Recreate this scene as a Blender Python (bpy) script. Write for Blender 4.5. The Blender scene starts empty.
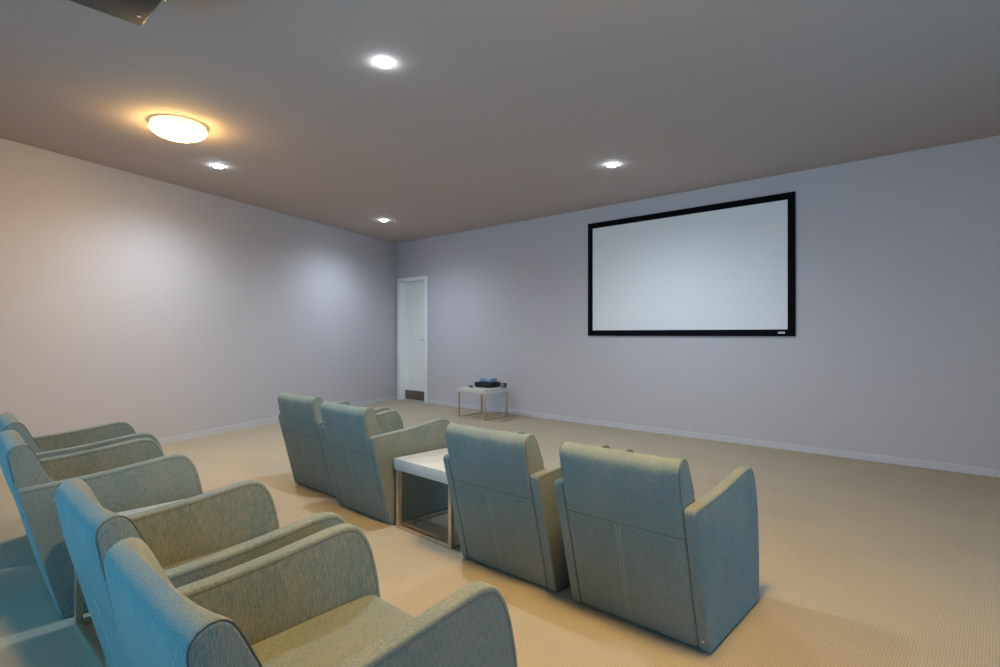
import bpy, bmesh, math, random
from mathutils import Vector, Matrix
random.seed(4)
scene = bpy.context.scene
COL = scene.collection
R = math.radians

# ------------------------------------------------------------------ helpers
def link(o, parent=None):
    COL.objects.link(o)
    if parent is not None:
        o.parent = parent
    return o

def build(name, bm, mat, parent=None, smooth=True, angle=40):
    me = bpy.data.meshes.new(name)
    bmesh.ops.recalc_face_normals(bm, faces=bm.faces)
    bm.to_mesh(me); bm.free()
    if smooth:
        me.polygons.foreach_set('use_smooth', [True] * len(me.polygons))
        try:
            me.set_sharp_from_angle(angle=R(angle))
        except Exception:
            pass
    me.materials.append(mat)
    return link(bpy.data.objects.new(name, me), parent)

def thing(name, label, cat, loc=(0, 0, 0), rz=0.0, group=None):
    o = bpy.data.objects.new(name, None)
    o.empty_display_size = 0.1
    link(o)
    o.location = loc
    o.rotation_euler = (0, 0, rz)
    o['label'] = label; o['category'] = cat
    if group: o['group'] = group
    return o

def struct(name, bm, mat, smooth=False, label=None):
    o = build(name, bm, mat, None, smooth)
    o['kind'] = 'structure'
    if label: o['label'] = label
    return o

def copy_thing(root, label, loc, rz):
    c = root.copy(); COL.objects.link(c)
    c.location = loc; c.rotation_euler = (0, 0, rz); c['label'] = label
    for ch in list(root.children):
        k = ch.copy(); COL.objects.link(k); k.parent = c
        for g in list(ch.children):
            s = g.copy(); COL.objects.link(s); s.parent = k
    return c

def add_box(bm, x0, x1, y0, y1, z0, z1, bevel=0.0, seg=2, M=None):
    vs = [bm.verts.new((x, y, z)) for x in (x0, x1) for y in (y0, y1) for z in (z0, z1)]
    q = [(0, 1, 3, 2), (4, 6, 7, 5), (0, 4, 5, 1), (2, 3, 7, 6), (0, 2, 6, 4), (1, 5, 7, 3)]
    fs = [bm.faces.new([vs[i] for i in f]) for f in q]
    if bevel > 0:
        es = list({e for f in fs for e in f.edges})
        r = bmesh.ops.bevel(bm, geom=es, offset=bevel, segments=seg, profile=0.5, affect='EDGES')
        vs = list({v for f in r['faces'] for v in f.verts} | {v for v in vs if v.is_valid})
    if M is not None:
        for v in vs: v.co = M @ v.co
    return bm

def box(x0, x1, y0, y1, z0, z1, bevel=0.0, seg=2):
    return add_box(bmesh.new(), x0, x1, y0, y1, z0, z1, bevel, seg)

def add_lathe(bm, prof, n=48, M=None, cap=True):
    rings = []
    for r, z in prof:
        if r < 1e-6:
            rings.append([bm.verts.new((0, 0, z))])
        else:
            rings.append([bm.verts.new((r * math.cos(2 * math.pi * k / n), r * math.sin(2 * math.pi * k / n), z)) for k in range(n)])
    for a, b in zip(rings, rings[1:]):
        for k in range(n):
            k2 = (k + 1) % n
            if len(a) == 1 and len(b) == 1: continue
            if len(a) == 1: bm.faces.new((a[0], b[k], b[k2]))
            elif len(b) == 1: bm.faces.new((a[k], a[k2], b[0]))
            else: bm.faces.new((a[k], a[k2], b[k2], b[k]))
    if M is not None:
        for ring in rings:
            for v in ring: v.co = M @ v.co
    return bm

def add_tube(bm, pts, r, n=6):
    pts = [Vector(p) for p in pts]
    rings = []
    for i, p in enumerate(pts):
        t = (pts[min(i + 1, len(pts) - 1)] - pts[max(i - 1, 0)]).normalized()
        up = Vector((0, 0, 1)) if abs(t.z) < 0.8 else Vector((1, 0, 0))
        a = t.cross(up).normalized(); b = t.cross(a).normalized()
        rings.append([bm.verts.new(p + a * r * math.cos(2 * math.pi * k / n) + b * r * math.sin(2 * math.pi * k / n)) for k in range(n)])
    for A, B in zip(rings, rings[1:]):
        for k in range(n):
            bm.faces.new((A[k], A[(k + 1) % n], B[(k + 1) % n], B[k]))
    bm.faces.new(rings[0]); bm.faces.new(rings[-1])
    return bm

def resample(prof, step):
    out = []
    n = len(prof)
    for i in range(n):
        a = Vector(prof[i]); b = Vector(prof[(i + 1) % n])
        k = max(1, int(round((b - a).length / step)))
        for j in range(k):
            out.append(a.lerp(b, j / k))
    return out

def smooth_closed(prof, it, fixed=()):
    p = [Vector(q) for q in prof]
    for _ in range(it):
        p = [(p[i - 1] + p[i] * 2 + p[(i + 1) % len(p)]) / 4 for i in range(len(p))]
    return p

def extrude_profile(prof, half, r, deform=None, slices=10, nr=5, u_mid=0.0):
    """closed (v, z) profile swept along u, its two end edges rounded with radius r"""
    n = len(prof)
    area = sum(prof[i].x * prof[(i + 1) % n].y - prof[(i + 1) % n].x * prof[i].y for i in range(n))
    s = 1 if area > 0 else -1
    nor = []
    for i in range(n):
        t = (prof[(i + 1) % n] - prof[i - 1]).normalized()
        nor.append(Vector((t.y, -t.x)) * s)
    st = []
    for k in range(nr + 1):
        a = math.pi / 2 * k / nr
        st.append((-half + r - r * math.cos(a), r - r * math.sin(a)))
    for k in range(1, slices):
        st.append((-half + r + (2 * half - 2 * r) * k / slices, 0.0))
    for k in range(nr, -1, -1):
        a = math.pi / 2 * k / nr
        st.append((half - r + r * math.cos(a), r - r * math.sin(a)))
    bm = bmesh.new(); rings = []
    for u, ins in st:
        ring = []
        for p, m in zip(prof, nor):
            q = p - m * ins
            co = Vector((u + u_mid, q.x, q.y))
            if deform: co = deform(co, u / half, m)
            ring.append(bm.verts.new(co))
        rings.append(ring)
    for A, B in zip(rings, rings[1:]):
        for k in range(n):
            bm.faces.new((A[k], A[(k + 1) % n], B[(k + 1) % n], B[k]))
    bm.faces.new(rings[0]); bm.faces.new(list(reversed(rings[-1])))
    return bm

# ------------------------------------------------------------------ materials
def new_mat(name):
    m = bpy.data.materials.new(name); m.use_nodes = True
    nt = m.node_tree
    return m, nt, nt.nodes['Principled BSDF']

def plain(name, col, rough=0.5, metal=0.0, bump=0.0, bscale=200.0, spec=0.5, var=0.0):
    m, nt, b = new_mat(name)
    b.inputs['Base Color'].default_value = (*col, 1)
    b.inputs['Roughness'].default_value = rough
    b.inputs['Metallic'].default_value = metal
    b.inputs['Specular IOR Level'].default_value = spec
    tc = nt.nodes.new('ShaderNodeTexCoord')
    nz = nt.nodes.new('ShaderNodeTexNoise')
    nz.inputs['Scale'].default_value = bscale; nz.inputs['Detail'].default_value = 4
    nt.links.new(tc.outputs['Object'], nz.inputs['Vector'])
    if bump > 0:
        bp = nt.nodes.new('ShaderNodeBump'); bp.inputs['Strength'].default_value = bump; bp.inputs['Distance'].default_value = 0.002
        nt.links.new(nz.outputs['Fac'], bp.inputs['Height']); nt.links.new(bp.outputs['Normal'], b.inputs['Normal'])
    if var > 0:
        mx = nt.nodes.new('ShaderNodeMix'); mx.data_type = 'RGBA'
        mx.inputs[6].default_value = (*[c * (1 - var) for c in col], 1); mx.inputs[7].default_value = (*[min(1, c * (1 + var)) for c in col], 1)
        nt.links.new(nz.outputs['Fac'], mx.inputs[0]); nt.links.new(mx.outputs[2], b.inputs['Base Color'])
    return m

def emit(name, col, strength, base=(0.9, 0.9, 0.9)):
    m, nt, b = new_mat(name)
    b.inputs['Base Color'].default_value = (*base, 1)
    b.inputs['Emission Color'].default_value = (*col, 1)
    b.inputs['Emission Strength'].default_value = strength
    b.inputs['Roughness'].default_value = 0.4
    return m

def carpet_mat():
    m, nt, b = new_mat('loop_pile_carpet')
    b.inputs['Roughness'].default_value = 0.95
    b.inputs['Specular IOR Level'].default_value = 0.1
    tc = nt.nodes.new('ShaderNodeTexCoord')
    wv = nt.nodes.new('ShaderNodeTexWave'); wv.wave_type = 'BANDS'; wv.bands_direction = 'X'
    wv.inputs['Scale'].default_value = 34; wv.inputs['Distortion'].default_value = 1.2
    wv.inputs['Detail'].default_value = 2; wv.inputs['Detail Scale'].default_value = 3
    nz = nt.nodes.new('ShaderNodeTexNoise'); nz.inputs['Scale'].default_value = 170; nz.inputs['Detail'].default_value = 3
    big = nt.nodes.new('ShaderNodeTexNoise'); big.inputs['Scale'].default_value = 2.2; big.inputs['Detail'].default_value = 3
    for t in (wv, nz, big): nt.links.new(tc.outputs['Object'], t.inputs['Vector'])
    ad = nt.nodes.new('ShaderNodeMath'); ad.operation = 'MULTIPLY_ADD'
    nt.links.new(wv.outputs['Fac'], ad.inputs[0]); ad.inputs[1].default_value = 0.28
    nt.links.new(nz.outputs['Fac'], ad.inputs[2])
    cr = nt.nodes.new('ShaderNodeValToRGB')
    cr.color_ramp.elements[0].position = 0.35; cr.color_ramp.elements[0].color = (*CARPET_DARK, 1)
    cr.color_ramp.elements[1].position = 1.05; cr.color_ramp.elements[1].color = (*CARPET_LIGHT, 1)
    nt.links.new(ad.outputs[0], cr.inputs['Fac'])
    mx = nt.nodes.new('ShaderNodeMix'); mx.data_type = 'RGBA'; mx.blend_type = 'MULTIPLY'
    mr = nt.nodes.new('ShaderNodeMapRange'); mr.inputs['To Min'].default_value = 0.92; mr.inputs['To Max'].default_value = 1.05
    nt.links.new(big.outputs['Fac'], mr.inputs['Value'])
    mx.inputs[0].default_value = 1.0
    nt.links.new(cr.outputs['Color'], mx.inputs[6]); nt.links.new(mr.outputs['Result'], mx.inputs[7])
    nt.links.new(mx.outputs[2], b.inputs['Base Color'])
    bp = nt.nodes.new('ShaderNodeBump'); bp.inputs['Strength'].default_value = 0.35; bp.inputs['Distance'].default_value = 0.003
    nt.links.new(ad.outputs[0], bp.inputs['Height']); nt.links.new(bp.outputs['Normal'], b.inputs['Normal'])
    return m

def fabric_mat():
    m, nt, b = new_mat('teal_and_beige_weave')
    b.inputs['Roughness'].default_value = 0.85
    b.inputs['Specular IOR Level'].default_value = 0.25
    b.inputs['Sheen Weight'].default_value = 0.12
    b.inputs['Sheen Roughness'].default_value = 0.4
    b.inputs['Sheen Tint'].default_value = (0.85, 1.0, 0.97, 1)
    tc = nt.nodes.new('ShaderNodeTexCoord')
    def streak(sc, scale, detail):
        mp = nt.nodes.new('ShaderNodeMapping'); mp.inputs['Scale'].default_value = sc
        nt.links.new(tc.outputs['Object'], mp.inputs['Vector'])
        n = nt.nodes.new('ShaderNodeTexNoise'); n.inputs['Scale'].default_value = scale; n.inputs['Detail'].default_value = detail
        nt.links.new(mp.outputs['Vector'], n.inputs['Vector'])
        return n
    a = streak((12, 12, 0.9), 55, 2)
    c = streak((3, 3, 14), 55, 2)
    d = streak((1, 1, 0.5), 7, 3)
    ad = nt.nodes.new('ShaderNodeMath'); ad.operation = 'ADD'
    ad.operation = 'MULTIPLY_ADD'; ad.inputs[1].default_value = 0.5
    nt.links.new(c.outputs['Fac'], ad.inputs[0]); nt.links.new(a.outputs['Fac'], ad.inputs[2])
    ml = nt.nodes.new('ShaderNodeMath'); ml.operation = 'MULTIPLY_ADD'
    nt.links.new(d.outputs['Fac'], ml.inputs[0]); ml.inputs[1].default_value = 0.25
    nt.links.new(ad.outputs[0], ml.inputs[2])
    cr = nt.nodes.new('ShaderNodeValToRGB')
    e = cr.color_ramp.elements
    mr = nt.nodes.new('ShaderNodeMapRange'); mr.inputs['From Min'].default_value = 0.55; mr.inputs['From Max'].default_value = 1.2
    nt.links.new(ml.outputs[0], mr.inputs['Value'])
    e[0].position = 0.1; e[0].color = (*FAB_TEAL, 1)
    e[1].position = 0.9; e[1].color = (*FAB_BEIGE, 1)
    nt.links.new(mr.outputs['Result'], cr.inputs['Fac'])
    nt.links.new(cr.outputs['Color'], b.inputs['Base Color'])
    bp = nt.nodes.new('ShaderNodeBump'); bp.inputs['Strength'].default_value = 0.25; bp.inputs['Distance'].default_value = 0.002
    nt.links.new(ad.outputs[0], bp.inputs['Height']); nt.links.new(bp.outputs['Normal'], b.inputs['Normal'])
    return m

def glass_mat():
    m = bpy.data.materials.new('window_glass'); m.use_nodes = True
    nt = m.node_tree; nt.nodes.clear()
    out = nt.nodes.new('ShaderNodeOutputMaterial'); mix = nt.nodes.new('ShaderNodeMixShader')
    tr = nt.nodes.new('ShaderNodeBsdfTransparent'); gl = nt.nodes.new('ShaderNodeBsdfGlossy'); fr = nt.nodes.new('ShaderNodeFresnel')
    gl.inputs['Roughness'].default_value = 0.02; fr.inputs['IOR'].default_value = 1.45
    nt.links.new(fr.outputs[0], mix.inputs[0]); nt.links.new(tr.outputs[0], mix.inputs[1]); nt.links.new(gl.outputs[0], mix.inputs[2])
    nt.links.new(mix.outputs[0], out.inputs[0])
    return m

# tuning
CARPET_DARK = (0.36, 0.30, 0.22); CARPET_LIGHT = (0.55, 0.465, 0.35)
FAB_TEAL = (0.080, 0.176, 0.190); FAB_BEIGE = (0.365, 0.318, 0.255)
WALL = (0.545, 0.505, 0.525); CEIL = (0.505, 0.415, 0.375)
COOL = (0.79, 0.97, 1.13); WARM = (1.0, 0.67, 0.24); SKY = (0.03, 0.50, 0.96)
LENS_E = 85.0; SPOT_W = 80.0; SPOT_ANGLE = 160; LAMP_E = 70.0; LAMP2_E = 176.0; SKY_E = 4.1; EXPOSURE = 0.07

M_wall = plain('wall_paint', WALL, 0.85, bump=0.08, bscale=300, spec=0.2)
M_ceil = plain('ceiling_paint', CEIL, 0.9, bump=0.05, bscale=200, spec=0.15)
M_trim = plain('white_trim_paint', (0.86, 0.86, 0.86), 0.45, bump=0.03, bscale=80)
M_skirt = plain('skirting_paint', (0.60, 0.57, 0.60), 0.5, bump=0.03, bscale=80)
M_door = plain('white_door_paint', (0.90, 0.88, 0.83), 0.45, bump=0.03, bscale=60)
M_carpet = carpet_mat()
M_fab = fabric_mat()
M_thread = plain('dark_seam_thread', (0.10, 0.09, 0.07), 0.8, bump=0.1)
M_stitch = plain('pale_stitch_thread', (0.42, 0.40, 0.33), 0.8, bump=0.1)
M_black = plain('black_plastic', (0.012, 0.012, 0.014), 0.35, bump=0.05, bscale=400)
M_velvet = plain('black_velvet', (0.006, 0.006, 0.007), 0.95, bump=0.2, bscale=800, spec=0.05)
M_screen = plain('matte_screen_vinyl', (0.82, 0.79, 0.785), 0.8, bump=0.02, bscale=900, spec=0.2)
M_badge = plain('silver_badge', (0.62, 0.62, 0.63), 0.35, metal=0.2)
M_white = plain('white_laminate', (0.58, 0.565, 0.53), 0.35, bump=0.05, bscale=25, var=0.05)
M_frame = plain('champagne_metal', (0.66, 0.55, 0.42), 0.32, metal=0.85, bump=0.04, bscale=150)
M_steel = plain('brushed_steel', (0.24, 0.19, 0.15), 0.4, metal=0.8, bump=0.06, bscale=200)
M_chrome = plain('chrome', (0.8, 0.8, 0.82), 0.15, metal=1.0)
M_brass = plain('brass', (0.85, 0.65, 0.3), 0.3, metal=0.9)
M_proj = plain('dark_brown_plastic', (0.038, 0.031, 0.027), 0.5, bump=0.1, bscale=350)
M_lensglass = plain('projector_lens_glass', (0.02, 0.02, 0.03), 0.05)
M_blue = plain('pale_blue_metal', (0.22, 0.36, 0.48), 0.3, metal=0.4)
M_grey = plain('grey_plastic', (0.25, 0.26, 0.27), 0.4)
M_glass = glass_mat()
M_lamp_base = emit('glowing_lamp_base', WARM, 2.2)
M_lamp = emit('lit_opal_glass', WARM, LAMP_E)
M_lamp_near = emit('lit_opal_glass_near', WARM, LAMP2_E)
M_lens = emit('lit_led_lens', COOL, LENS_E)

# ------------------------------------------------------------------ room
ZC = 2.667; WY = 5.798; LX = -7.675; LA = 0.3377
XR = 2.3; YB = -1.5; T = 0.16
ldir = Vector((math.sin(LA), -math.cos(LA), 0)); LLEN = (WY - YB) / math.cos(LA)
LB = Vector((LX, WY, 0)) + ldir * LLEN                      # where the slanting left wall meets the rear wall
def poly_slab(pts, z0, z1):
    bm = bmesh.new()
    a = [bm.verts.new((x, y, z0)) for x, y in pts]; b = [bm.verts.new((x, y, z1)) for x, y in pts]
    bm.faces.new(a); bm.faces.new(b)
    for i in range(len(pts)):
        j = (i + 1) % len(pts); bm.faces.new((a[i], a[j], b[j], b[i]))
    return bm
nl = Vector((-math.cos(LA), -math.sin(LA), 0))              # outward normal of the left wall
outline = [(LX - 0.6, WY + 0.5), (XR + T, WY + 0.5), (XR + T, YB - T), (LB.x - 0.2, YB - T)]
struct('floor', poly_slab(outline, -0.12, 0.0), M_carpet)
struct('ceiling', poly_slab(outline, ZC, ZC + 0.12), M_ceil)
# left wall (slanting)
A = Vector((LX, WY, 0)); 
pts = [(A.x - ldir.x * 0.17, A.y - ldir.y * 0.17), (LB.x, LB.y), (LB.x + nl.x * T, LB.y + nl.y * T), (A.x - ldir.x * .17 + nl.x * T, A.y - ldir.y * .17 + nl.y * T)]
struct('wall_left', poly_slab(pts, 0, ZC), M_wall)
# screen wall with the doorway
DX0, DX1, DZ = -7.555, -6.908, 1.997
bm = bmesh.new()
add_box(bm, LX - 0.05, DX0 - 0.02, WY, WY + T, 0, ZC)
add_box(bm, DX1 + 0.02, XR + T, WY, WY + T, 0, ZC)
add_box(bm, DX0 - 0.02, DX1 + 0.02, WY, WY + T, DZ + 0.02, ZC)
struct('wall_front', bm, M_wall)
# right wall and rear wall, each with a window opening
def wall_with_opening(axis, c0, c1, a0, a1, o0, o1, z0, z1):
    bm = bmesh.new()
    def bx(p, q, r, s):
        if axis == 'x': add_box(bm, c0, c1, p, q, r, s)
        else: add_box(bm, p, q, c0, c1, r, s)
    bx(a0, o0, 0, ZC); bx(o1, a1, 0, ZC); bx(o0, o1, 0, z0); bx(o0, o1, z1, ZC)
    return bm
W1 = (1.5, 4.4, 0.10, 1.85)     # right wall window: y0,y1,z0,z1
W2 = (-4.2, 0.4, 0.10, 2.05)    # rear wall window: x0,x1,z0,z1
struct('wall_right', wall_with_opening('x', XR, XR + T, YB - T, WY + T, *W1), M_wall)
struct('wall_rear', wall_with_opening('y', YB - T, YB, LB.x - 0.2, XR, *W2), M_wall)
def window(name, axis, c, w):
    a0, a1, z0, z1 = w
    def bx(bm, p, q, r, s, d):
        if axis == 'x': add_box(bm, c - d, c + d, p, q, r, s)
        else: add_box(bm, p, q, c - d, c + d, r, s)
    bm = bmesh.new(); f = 0.05; m = (a0 + a1) / 2
    bx(bm, a0, a0 + f, z0, z1, .04); bx(bm, a1 - f, a1, z0, z1, .04); bx(bm, a0 + f, a1 - f, z0, z0 + f, .04); bx(bm, a0 + f, a1 - f, z1 - f, z1, .04)
    bx(bm, m - f / 2, m + f / 2, z0 + f, z1 - f, .03)
    o = struct(name, bm, M_trim)
    g = bmesh.new(); bx(g, a0 + f, m - f / 2, z0 + f, z1 - f, .003); bx(g, m + f / 2, a1 - f, z0 + f, z1 - f, .003)
    build('window_pane', g, M_glass, o, smooth=False)
window('window_1', 'x', XR + 0.09, W1)
window('window_2', 'y', YB - 0.09, W2)
# skirting
bm = box(DX1 + 0.07, XR, WY - 0.014, WY, 0, 0.062, 0.003)
struct('baseboard_front', bm, M_skirt)
bm = bmesh.new()
n = -nl
p0 = A + ldir * 0.005; p1 = LB
b = [p0, p1, p1 + n * 0.014, p0 + n * 0.014]
struct('baseboard_left', poly_slab([(q.x, q.y) for q in b], 0, 0.062), M_skirt)

# door: frame standing slightly proud of the wall, leaf set back in it
door = struct('door_1', box(DX0 + 0.003, DX1 - 0.003, WY + 0.10, WY + 0.14, 0.008, DZ - 0.003, 0.002), M_door)
bm = bmesh.new(); fw = 0.064; pr = 0.014
for x0, x1, z0, z1 in ((DX0 - fw, DX0, 0, DZ + fw), (DX1, DX1 + fw, 0, DZ + fw), (DX0, DX1, DZ, DZ + fw)):
    add_box(bm, x0, x1, WY - pr, WY, z0, z1, 0.003)
for x0, x1, z0, z1 in ((DX0 - .02, DX0, 0, DZ), (DX1, DX1 + .02, 0, DZ), (DX0 - .02, DX1 + .02, DZ, DZ + .02)):
    add_box(bm, x0, x1, WY, WY + T - 0.002, z0, z1)
build('door_frame', bm, M_trim, door)
build('kick_plate', box(DX0 + 0.01, DX1 - 0.01, WY + 0.0975, WY + 0.0995, 0.012, 0.165, 0.0005), M_steel, door)
bm = bmesh.new()
Mh = Matrix.Translation((DX1 - 0.055, WY + 0.10, 1.02)) @ Matrix.Rotation(R(90), 4, 'X')
add_lathe(bm, [(0, 0.008), (0.024, 0.008), (0.026, 0.004), (0.026, 0.0)], 24, Mh)
add_tube(bm, [(DX1 - 0.055, WY + 0.095, 1.02), (DX1 - 0.055, WY + 0.055, 1.02), (DX1 - 0.07, WY + 0.05, 1.02), (DX1 - 0.165, WY + 0.05, 1.02)], 0.009, 10)
h = build('door_handle', bm, M_chrome, door); h['label'] = 'silver lever handle'

# ------------------------------------------------------------------ projection screen
SX0, SX1, SZ0, SZ1 = -3.775, -1.445, 1.097, 2.479; FW = 0.066
scr = thing('projection_screen', 'wide white projection screen in a black frame on the wall', 'projection screen', (0, WY, 0))
bm = box(SX0 + 0.03, SX1 - 0.03, -0.014, -0.008, SZ0 + 0.03, SZ1 - 0.03)
build('screen_surface', bm, M_screen, scr, smooth=False)
bm = bmesh.new()
# mitred, slightly chamfered frame
def ring(d, y):
    return [bm.verts.new((x, y, z)) for x, z in ((SX0 + d, SZ0 + d), (SX1 - d, SZ0 + d), (SX1 - d, SZ1 - d), (SX0 + d, SZ1 - d))]
rs = [ring(0, -0.001), ring(0, -0.020), ring(0.005, -0.025), ring(FW - 0.010, -0.025), ring(FW, -0.018), ring(FW, -0.008), ring(0.02, -0.001)]
for a, b in zip(rs, rs[1:] + rs[:1]):
    for k in range(4): bm.faces.new((a[k], a[(k + 1) % 4], b[(k + 1) % 4], b[k]))
build('screen_frame', bm, M_velvet, scr, smooth=False)
build('badge', box(-1.594, -1.532, -0.0275, -0.0245, SZ0 + 0.025, SZ0 + 0.043, 0.001), M_badge, scr)['label'] = 'small silver maker badge'

# ------------------------------------------------------------------ armchair
W2C = 0.291; AT = 0.0445
arm_prof = [(0.0, 0.005), (-0.003, 0.009), (-0.131, 0.512), (-0.1335, 0.526), (-0.126, 0.534), (-0.06, 0.538), (0.0, 0.541), (0.08, 0.546), (0.15, 0.553), (0.22, 0.561), (0.30, 0.572),
            (0.36, 0.580), (0.40, 0.583), (0.425, 0.580), (0.446, 0.569), (0.460, 0.552), (0.475, 0.527), (0.487, 0.497), (0.499, 0.453), (0.510, 0.400), (0.523, 0.30),
            (0.530, 0.17), (0.530, 0.10), (0.525, 0.009), (0.522, 0.005)]
arm_p = smooth_closed(resample(arm_prof, 0.012), 1)
back_prof = [(-0.002, 0.006), (-0.110, 0.424), (-0.135, 0.525), (-0.150, 0.60), (-0.159, 0.648), (-0.160, 0.663), (-0.155, 0.677), (-0.144, 0.689), (-0.128, 0.697), (-0.110, 0.699),
             (-0.095, 0.692), (-0.082, 0.676), (-0.070, 0.652), (-0.056, 0.622), (-0.040, 0.588), (-0.022, 0.548), (0.0, 0.50), (0.022, 0.45), (0.045, 0.38), (0.06, 0.25), (0.06, 0.006)]
back_p = smooth_closed(resample(back_prof, 0.013), 1)
def back_deform(co, f, m):
    u, v, z = co
    e = max(0.0, 1 - f ** 6)
    if m.x < -0.3 and z < 0.665:                              # rear face: soft upper pillow, slightly slack lower panel
        if z > 0.42:
            t = min(1.0, (z - 0.42) / 0.24); s = math.sin(math.pi * min(1, t * 0.93)) ** 0.6
            v -= 0.009 * s * e
        else:
            t = z / 0.42
            v -= 0.004 * math.sin(math.pi * t) * e * (0.7 + 0.3 * math.cos(9 * u))
    if z > 0.50:                                               # worn hollow in the middle of the front and top
        g = max(0, 1 - f * f) * min(1, (z - 0.50) / 0.10)
        k = min(1, max(0, (m.x + 0.25) / 0.9))
        v -= 0.022 * g * k
        z -= 0.020 * g * k + 0.001 * g
    return Vector((u, v, z))
seat_prof = [(0.02, 0.25), (0.02, 0.357), (0.05, 0.364), (0.20, 0.370), (0.36, 0.376), (0.455, 0.378), (0.482, 0.373), (0.498, 0.360), (0.504, 0.34), (0.502, 0.27), (0.49, 0.25)]
seat_p = smooth_closed(resample(seat_prof, 0.014), 1)
def seat_deform(co, f, m):
    u, v, z = co
    if m.y > 0.4: z += 0.012 * max(0, 1 - f * f) * math.sin(math.pi * min(1, max(0, v / 0.5)))
    return Vector((u, v, z))
base_p = resample([(0.055, 0.006), (0.055, 0.245), (0.482, 0.245), (0.486, 0.006)], 0.04)
def rear_v(z):                                               # rear face of the backrest
    return -0.003 - (z - 0.014) * 0.107 / 0.41
I0 = next(i for i, p in enumerate(arm_p) if p.y > 0.52)
top_idx = [i for i, p in enumerate(arm_p) if (p.y > 0.528 or (p.x > 0.40 and p.y > 0.36))]

def make_chair(label):
    t = thing('armchair', label, 'armchair', (0, 0, 0), 0, 'teal armchairs in two rows')
    arms = []
    for s in (-1, 1):
        um = s * (W2C - AT / 2)
        def puff(co, f, m):                                   # upholstered side bellies out a little
            u, v, z = co
            if abs(f) > 0.5 and 0.05 < z < 0.54:
                k = math.sin(math.pi * min(1, max(0, (z - 0.03) / 0.53))) * max(0, 1 - ((v - 0.2) / 0.34) ** 2)
                u += math.copysign(0.004, f) * k
            return Vector((u, v, z))
        a = build('armrest', extrude_profile(arm_p, AT / 2, 0.008, None, slices=2, nr=4, u_mid=um), M_fab, t)
        bm = bmesh.new()
        cen = Vector((0.2, 0.3))
        for side in (-1, 1):
            pts = []
            for i in top_idx:
                p = arm_p[i]; tn = (arm_p[(i + 1) % len(arm_p)] - arm_p[i - 1]).normalized(); nm = Vector((-tn.y, tn.x))
                if (p - cen).dot(nm) < 0: nm = -nm
                q = p - nm * 0.0125
                pts.append((um + side * (AT / 2 - 0.0003), q.x, q.y))
            add_tube(bm, pts, 0.0010, 5)
        build('seam', bm, M_thread, a)
        arms.append(a)
    b = build('backrest', extrude_profile(back_p, 0.2455, 0.011, back_deform, slices=14, nr=4), M_fab, t)
    bm = bmesh.new()
    zz = 0.421
    add_tube(bm, [(-0.238 + 0.476 * k / 12, rear_v(zz) + 0.0006, zz) for k in range(13)], 0.0022, 6)
    end_idx = [i for i, p in enumerate(back_p) if p.y > 0.55]
    for s in (-1, 1):                                         # piping around the end panels
        pts = []
        for i in end_idx:
            p = back_p[i]; tn = (back_p[(i + 1) % len(back_p)] - back_p[i - 1]).normalized(); nm = Vector((-tn.y, tn.x))
            if (p - Vector((-0.09, 0.55))).dot(nm) < 0: nm = -nm
            q = p - nm * 0.0035
            pts.append((s * 0.2435, q.x, q.y))
        add_tube(bm, pts, 0.0011, 6)
    build('seam', bm, M_thread, b)
    bm = bmesh.new()
    for du in (-0.008, 0.006):
        add_tube(bm, [(-0.017 + du, rear_v(z) - 0.0035 * math.sin(math.pi * z / 0.42), z) for z in [0.03 + 0.385 * k / 14 for k in range(15)]], 0.0016, 6)
    build('zip', bm, M_stitch, b)['label'] = 'pale stitched zip down the back'
    build('seat_cushion', extrude_profile(seat_p, 0.2445, 0.014, seat_deform, slices=12, nr=4), M_fab, t)
    build('front_panel', extrude_profile(base_p, 0.2445, 0.004, None, slices=2, nr=2), M_fab, t)
    for u in (-0.265, 0.265):
        for v in (0.035, 0.49):
            bm = bmesh.new(); add_lathe(bm, [(0, 0), (0.010, 0), (0.011, 0.002), (0.011, 0.010), (0, 0.010)], 16, Matrix.Translation((u, v, 0)))
            build('foot', bm, M_black, t)
    return t

CH = [  # x, y, rz, label
    (-1.0348, 1.9125, 0.0046, 'teal armchair at the open right end of the front row, blue side showing'),
    (-1.7042, 1.9180, 0.0089, 'teal armchair in the front row just right of the white side table'),
    (-2.9170, 1.9576, -0.0107, 'teal armchair in the front row just left of the white side table'),
    (-3.6255, 2.0267, 0.0101, 'teal armchair at the left end of the front row'),
    (-3.7374, 0.522, -0.0362, 'armchair at the far left end of the back row, mostly hidden behind another'),
    (-3.0059, 0.454, -0.0355, 'armchair in the back row left of the side table, brown shaded side facing us'),
    (-1.7700, 0.469, -0.0100, 'armchair in the back row just right of the back side table'),
    (-1.1040, 0.442, -0.0153, 'nearest armchair in the back row, with its seat cushion in view'),
]
proto = None
for x, y, rz, lab in CH:
    if proto is None:
        proto = make_chair(lab); proto.location = (x, y, 0); proto.rotation_euler = (0, 0, rz)
        first = proto
    else:
        copy_thing(proto, lab, (x, y, 0), rz)
# the brass tack low on the rear corner of the end chair only
bm = bmesh.new()
add_lathe(bm, [(0, 0.003), (0.003, 0.0025), (0.0045, 0.0)], 12, Matrix.Translation((0.2665, -0.004 - 0.032 * 0.263, 0.044)) @ Matrix.Rotation(R(90), 4, 'X'))
build('tack', bm, M_brass, first)['label'] = 'small brass tack low on the corner'

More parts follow.
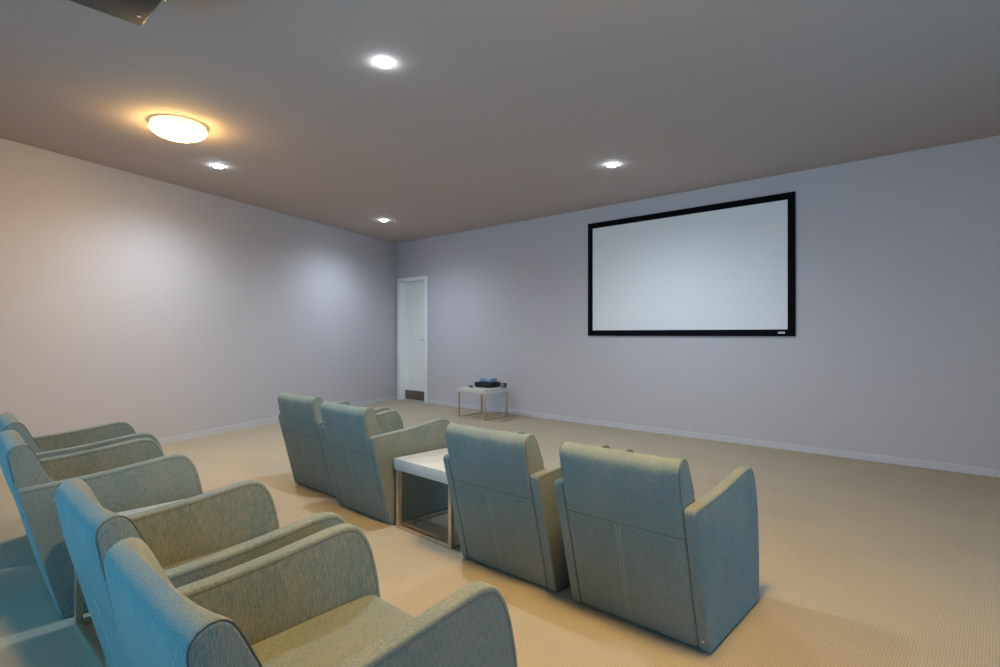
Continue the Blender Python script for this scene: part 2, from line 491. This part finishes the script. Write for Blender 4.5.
# ------------------------------------------------------------------ side tables
def make_table(label):
    t = thing('side_table', label, 'side table', (0, 0, 0), 0, 'white topped cube side tables')
    s = 0.25; h = 0.40; th = 0.064; lg = 0.024
    build('table_top', box(-s, s, -s, s, h - th, h, 0.0025), M_white, t)
    i = s - 0.008
    for sx in (-1, 1):
        for sy in (-1, 1):
            x0, x1 = sorted((sx * i, sx * (i - lg))); y0, y1 = sorted((sy * i, sy * (i - lg)))
            build('leg', box(x0, x1, y0, y1, 0, h - th, 0.0015), M_frame, t)
    a = i - lg
    for sx in (-1, 1):
        x0, x1 = sorted((sx * i, sx * (i - lg)))
        build('rail', box(x0, x1, -a, a, 0, 0.02, 0.0015), M_frame, t)
        build('rail', box(-a, a, x0, x1, 0, 0.02, 0.0015), M_frame, t)
    return t
tab = make_table('white topped side table standing between the front row armchairs')
tab.location = (-2.346, 2.195, 0); tab.rotation_euler = (0, 0, -0.025)
copy_thing(tab, 'white topped side table between the back row armchairs, mostly hidden by them', (-2.385, 0.708, 0), 0.0)
far = (-5.165, 5.35)
FRZ = 0.045
copy_thing(tab, 'small white topped side table against the screen wall carrying black electronics', (*far, 0), FRZ)

# electronics on the far table
TZ = 0.40
p = thing('disc_player', 'flat black disc player on the small table below the wall', 'disc player', (-5.155, 5.43, TZ), FRZ)
build('body', box(-0.135, 0.135, -0.115, 0.115, 0.006, 0.070, 0.004), M_black, p)
build('front_panel', box(-0.130, 0.130, -0.119, -0.1155, 0.010, 0.066, 0.001), M_black, p)
bm = bmesh.new()
add_lathe(bm, [(0, 0.012), (0.014, 0.012), (0.016, 0.0)], 20, Matrix.Translation((0.105, -0.119, 0.036)) @ Matrix.Rotation(R(90), 4, 'X'))
build('knob', bm, M_black, p)
for sx in (-1, 1):
    for sy in (-1, 1):
        bm = bmesh.new(); add_lathe(bm, [(0, 0), (0.012, 0), (0.012, 0.007), (0, 0.007)], 14, Matrix.Translation((sx * 0.115, sy * 0.09, 0)))
        build('foot', bm, M_black, p)
s = thing('media_box', 'pale blue media box stacked on top of the black disc player', 'media box', (-5.135, 5.425, TZ + 0.070), FRZ + 0.05)
build('body', box(-0.095, 0.095, -0.07, 0.07, 0.0, 0.050, 0.008, 3), M_blue, s)
build('front_panel', box(-0.085, 0.085, -0.074, -0.0705, 0.006, 0.044, 0.001), M_blue, s)
r = thing('remote_control', 'black remote control lying left of the disc player on the small table', 'remote control', (-5.31, 5.265, TZ), 0.95)
bm = box(-0.022, 0.022, -0.08, 0.08, 0.0, 0.018, 0.006, 3)
build('body', bm, M_black, r)
for k in range(4):
    for j in (-1, 0, 1):
        bm = box(j * 0.012 - 0.004, j * 0.012 + 0.004, -0.05 + 0.028 * k, -0.038 + 0.028 * k, 0.0175, 0.0195, 0.0008)
        build('button', bm, M_grey, r)
c = thing('speaker_cube', 'small black cube speaker right of the black disc player', 'speaker', (-4.935, 5.515, TZ), 0.25)
build('body', box(-0.03, 0.03, -0.03, 0.03, 0.0, 0.062, 0.006, 3), M_black, c)
bm = bmesh.new(); add_lathe(bm, [(0, 0.002), (0.016, 0.005), (0.021, 0.004), (0.023, 0.0)], 24, Matrix.Translation((0, -0.03, 0.033)) @ Matrix.Rotation(R(90), 4, 'X'))
build('speaker_cone', bm, M_grey, c)

# ------------------------------------------------------------------ ceiling fittings
def beam(loc, parent):
    l = bpy.data.lights.new('downlight_beam', 'SPOT'); l.energy = SPOT_W; l.color = COOL
    l.spot_size = R(SPOT_ANGLE); l.spot_blend = 1.0; l.shadow_soft_size = 0.07
    o = bpy.data.objects.new('downlight_beam', l); COL.objects.link(o); o.parent = parent; o.location = loc
def downlight(label, loc, mat):
    t = thing('downlight', label, 'downlight', loc, 0, 'small round ceiling downlights')
    bm = bmesh.new(); add_lathe(bm, [(0.047, -0.002), (0.049, -0.003), (0.053, -0.0025), (0.056, 0.0), (0.047, 0.0), (0.047, -0.002)], 40)
    build('trim_ring', bm, M_trim, t)
    bm = bmesh.new(); add_lathe(bm, [(0.046, -0.001), (0.0455, -0.006), (0.041, -0.013), (0.031, -0.018), (0.016, -0.0215), (0, -0.0225)], 32)
    build('lens', bm, mat, t)
    beam((0, 0, -0.062), t)
    return t
downlight('lit downlight nearest us, alone high in the middle of the ceiling', (-2.600, 1.881, ZC), M_lens)
downlight('lit downlight in the ceiling above the projection screen', (-2.623, 4.413, ZC), M_lens)
downlight('lit downlight beside the round dome ceiling lamp', (-5.320, 2.006, ZC), M_lens)
downlight('lit downlight in the ceiling by the far corner and door', (-6.196, 4.482, ZC), M_lens)


def dome(label, loc, mat):
    t = thing('ceiling_light', label, 'ceiling light', loc, 0)
    bm = bmesh.new(); add_lathe(bm, [(0, 0), (0.174, 0), (0.180, -0.004), (0.181, -0.024), (0.174, -0.027), (0, -0.027)], 64)
    build('base_plate', bm, M_lamp_base, t)
    bm = bmesh.new(); add_lathe(bm, [(0.176, -0.031), (0.184, -0.033), (0.185, -0.040), (0.177, -0.056), (0.158, -0.073), (0.124, -0.088), (0.08, -0.097), (0.04, -0.101), (0, -0.102)], 64)
    build('diffuser', bm, mat, t)
    bm = bmesh.new(); add_lathe(bm, [(0.17, -0.0268), (0.188, -0.0268), (0.1895, -0.029), (0.188, -0.0312), (0.17, -0.0312)], 64)
    build('trim_ring', bm, M_grey, t)
    return t
dome('lit round opal dome lamp glowing warm on the ceiling', (-4.50, 1.42, ZC), M_lamp)
dome('round opal dome lamp above the near armchairs, just out of the picture', (-0.72, 1.42, ZC), M_lamp_near)

# projector hung close under the ceiling, cut by the top edge of the picture
pr = thing('ceiling_projector', 'dark underside of a projector hung from the ceiling, cut off by the picture edge', 'projector', (-2.620, 0.575, 2.49))
build('body', box(-0.222, 0.222, -0.175, 0.175, 0.0, 0.115, 0.012, 3), M_proj, pr)
bm = bmesh.new(); add_lathe(bm, [(0, 0.004), (0.034, 0.004), (0.038, 0.02), (0.042, 0.02), (0.042, 0.0)], 32, Matrix.Translation((0.06, 0.172, 0.058)) @ Matrix.Rotation(R(-90), 4, 'X'))
build('lens', bm, M_lensglass, pr)
for sx in (-1, 1):
    bm = bmesh.new(); add_lathe(bm, [(0, -0.008), (0.006, -0.008), (0.008, -0.006), (0.008, 0.002), (0, 0.002)], 20, Matrix.Translation((sx * 0.12, 0.135, 0)))
    build('foot', bm, M_chrome, pr)
bm = bmesh.new(); add_box(bm, -0.07, 0.07, -0.07, 0.07, 0.167, 0.177, 0.002); add_box(bm, -0.02, 0.02, -0.02, 0.02, 0.113, 0.168)
build('mount', bm, M_proj, pr)

# ------------------------------------------------------------------ daylight and camera
w = bpy.data.worlds.new('sky'); scene.world = w; w.use_nodes = True
bg = w.node_tree.nodes['Background']; bg.inputs['Color'].default_value = (*SKY, 1); bg.inputs['Strength'].default_value = SKY_E
def portal(name, loc, rot, sx, sy):
    l = bpy.data.lights.new(name, 'AREA'); l.shape = 'RECTANGLE'; l.size = sx; l.size_y = sy
    l.cycles.is_portal = True
    o = bpy.data.objects.new(name, l); COL.objects.link(o); o.location = loc; o.rotation_euler = rot
portal('window_portal', (XR + 0.005, (W1[0] + W1[1]) / 2, (W1[2] + W1[3]) / 2), (0, R(90), 0), W1[3] - W1[2], W1[1] - W1[0])
portal('window_portal', ((W2[0] + W2[1]) / 2, YB - 0.005, (W2[2] + W2[3]) / 2), (R(90), 0, 0), W2[1] - W2[0], W2[3] - W2[2])

cam = bpy.data.cameras.new('camera'); cam.sensor_width = 36; cam.lens = 36 * 550.76 / 1000; cam.shift_y = 0.00036
cam.clip_start = 0.02
co = bpy.data.objects.new('camera', cam); COL.objects.link(co)
co.location = (0, 0, 1.12); co.rotation_euler = (R(90), 0, 0.73693)
scene.camera = co
vs = scene.view_settings
vs.view_transform = 'Standard'; vs.look = 'None'; vs.gamma = 1.0; vs.use_curve_mapping = False; vs.exposure = EXPOSURE
scene.cycles.use_denoising = True
scene.cycles.max_bounces = 8; scene.cycles.diffuse_bounces = 5
scene.cycles.sample_clamp_indirect = 4.0
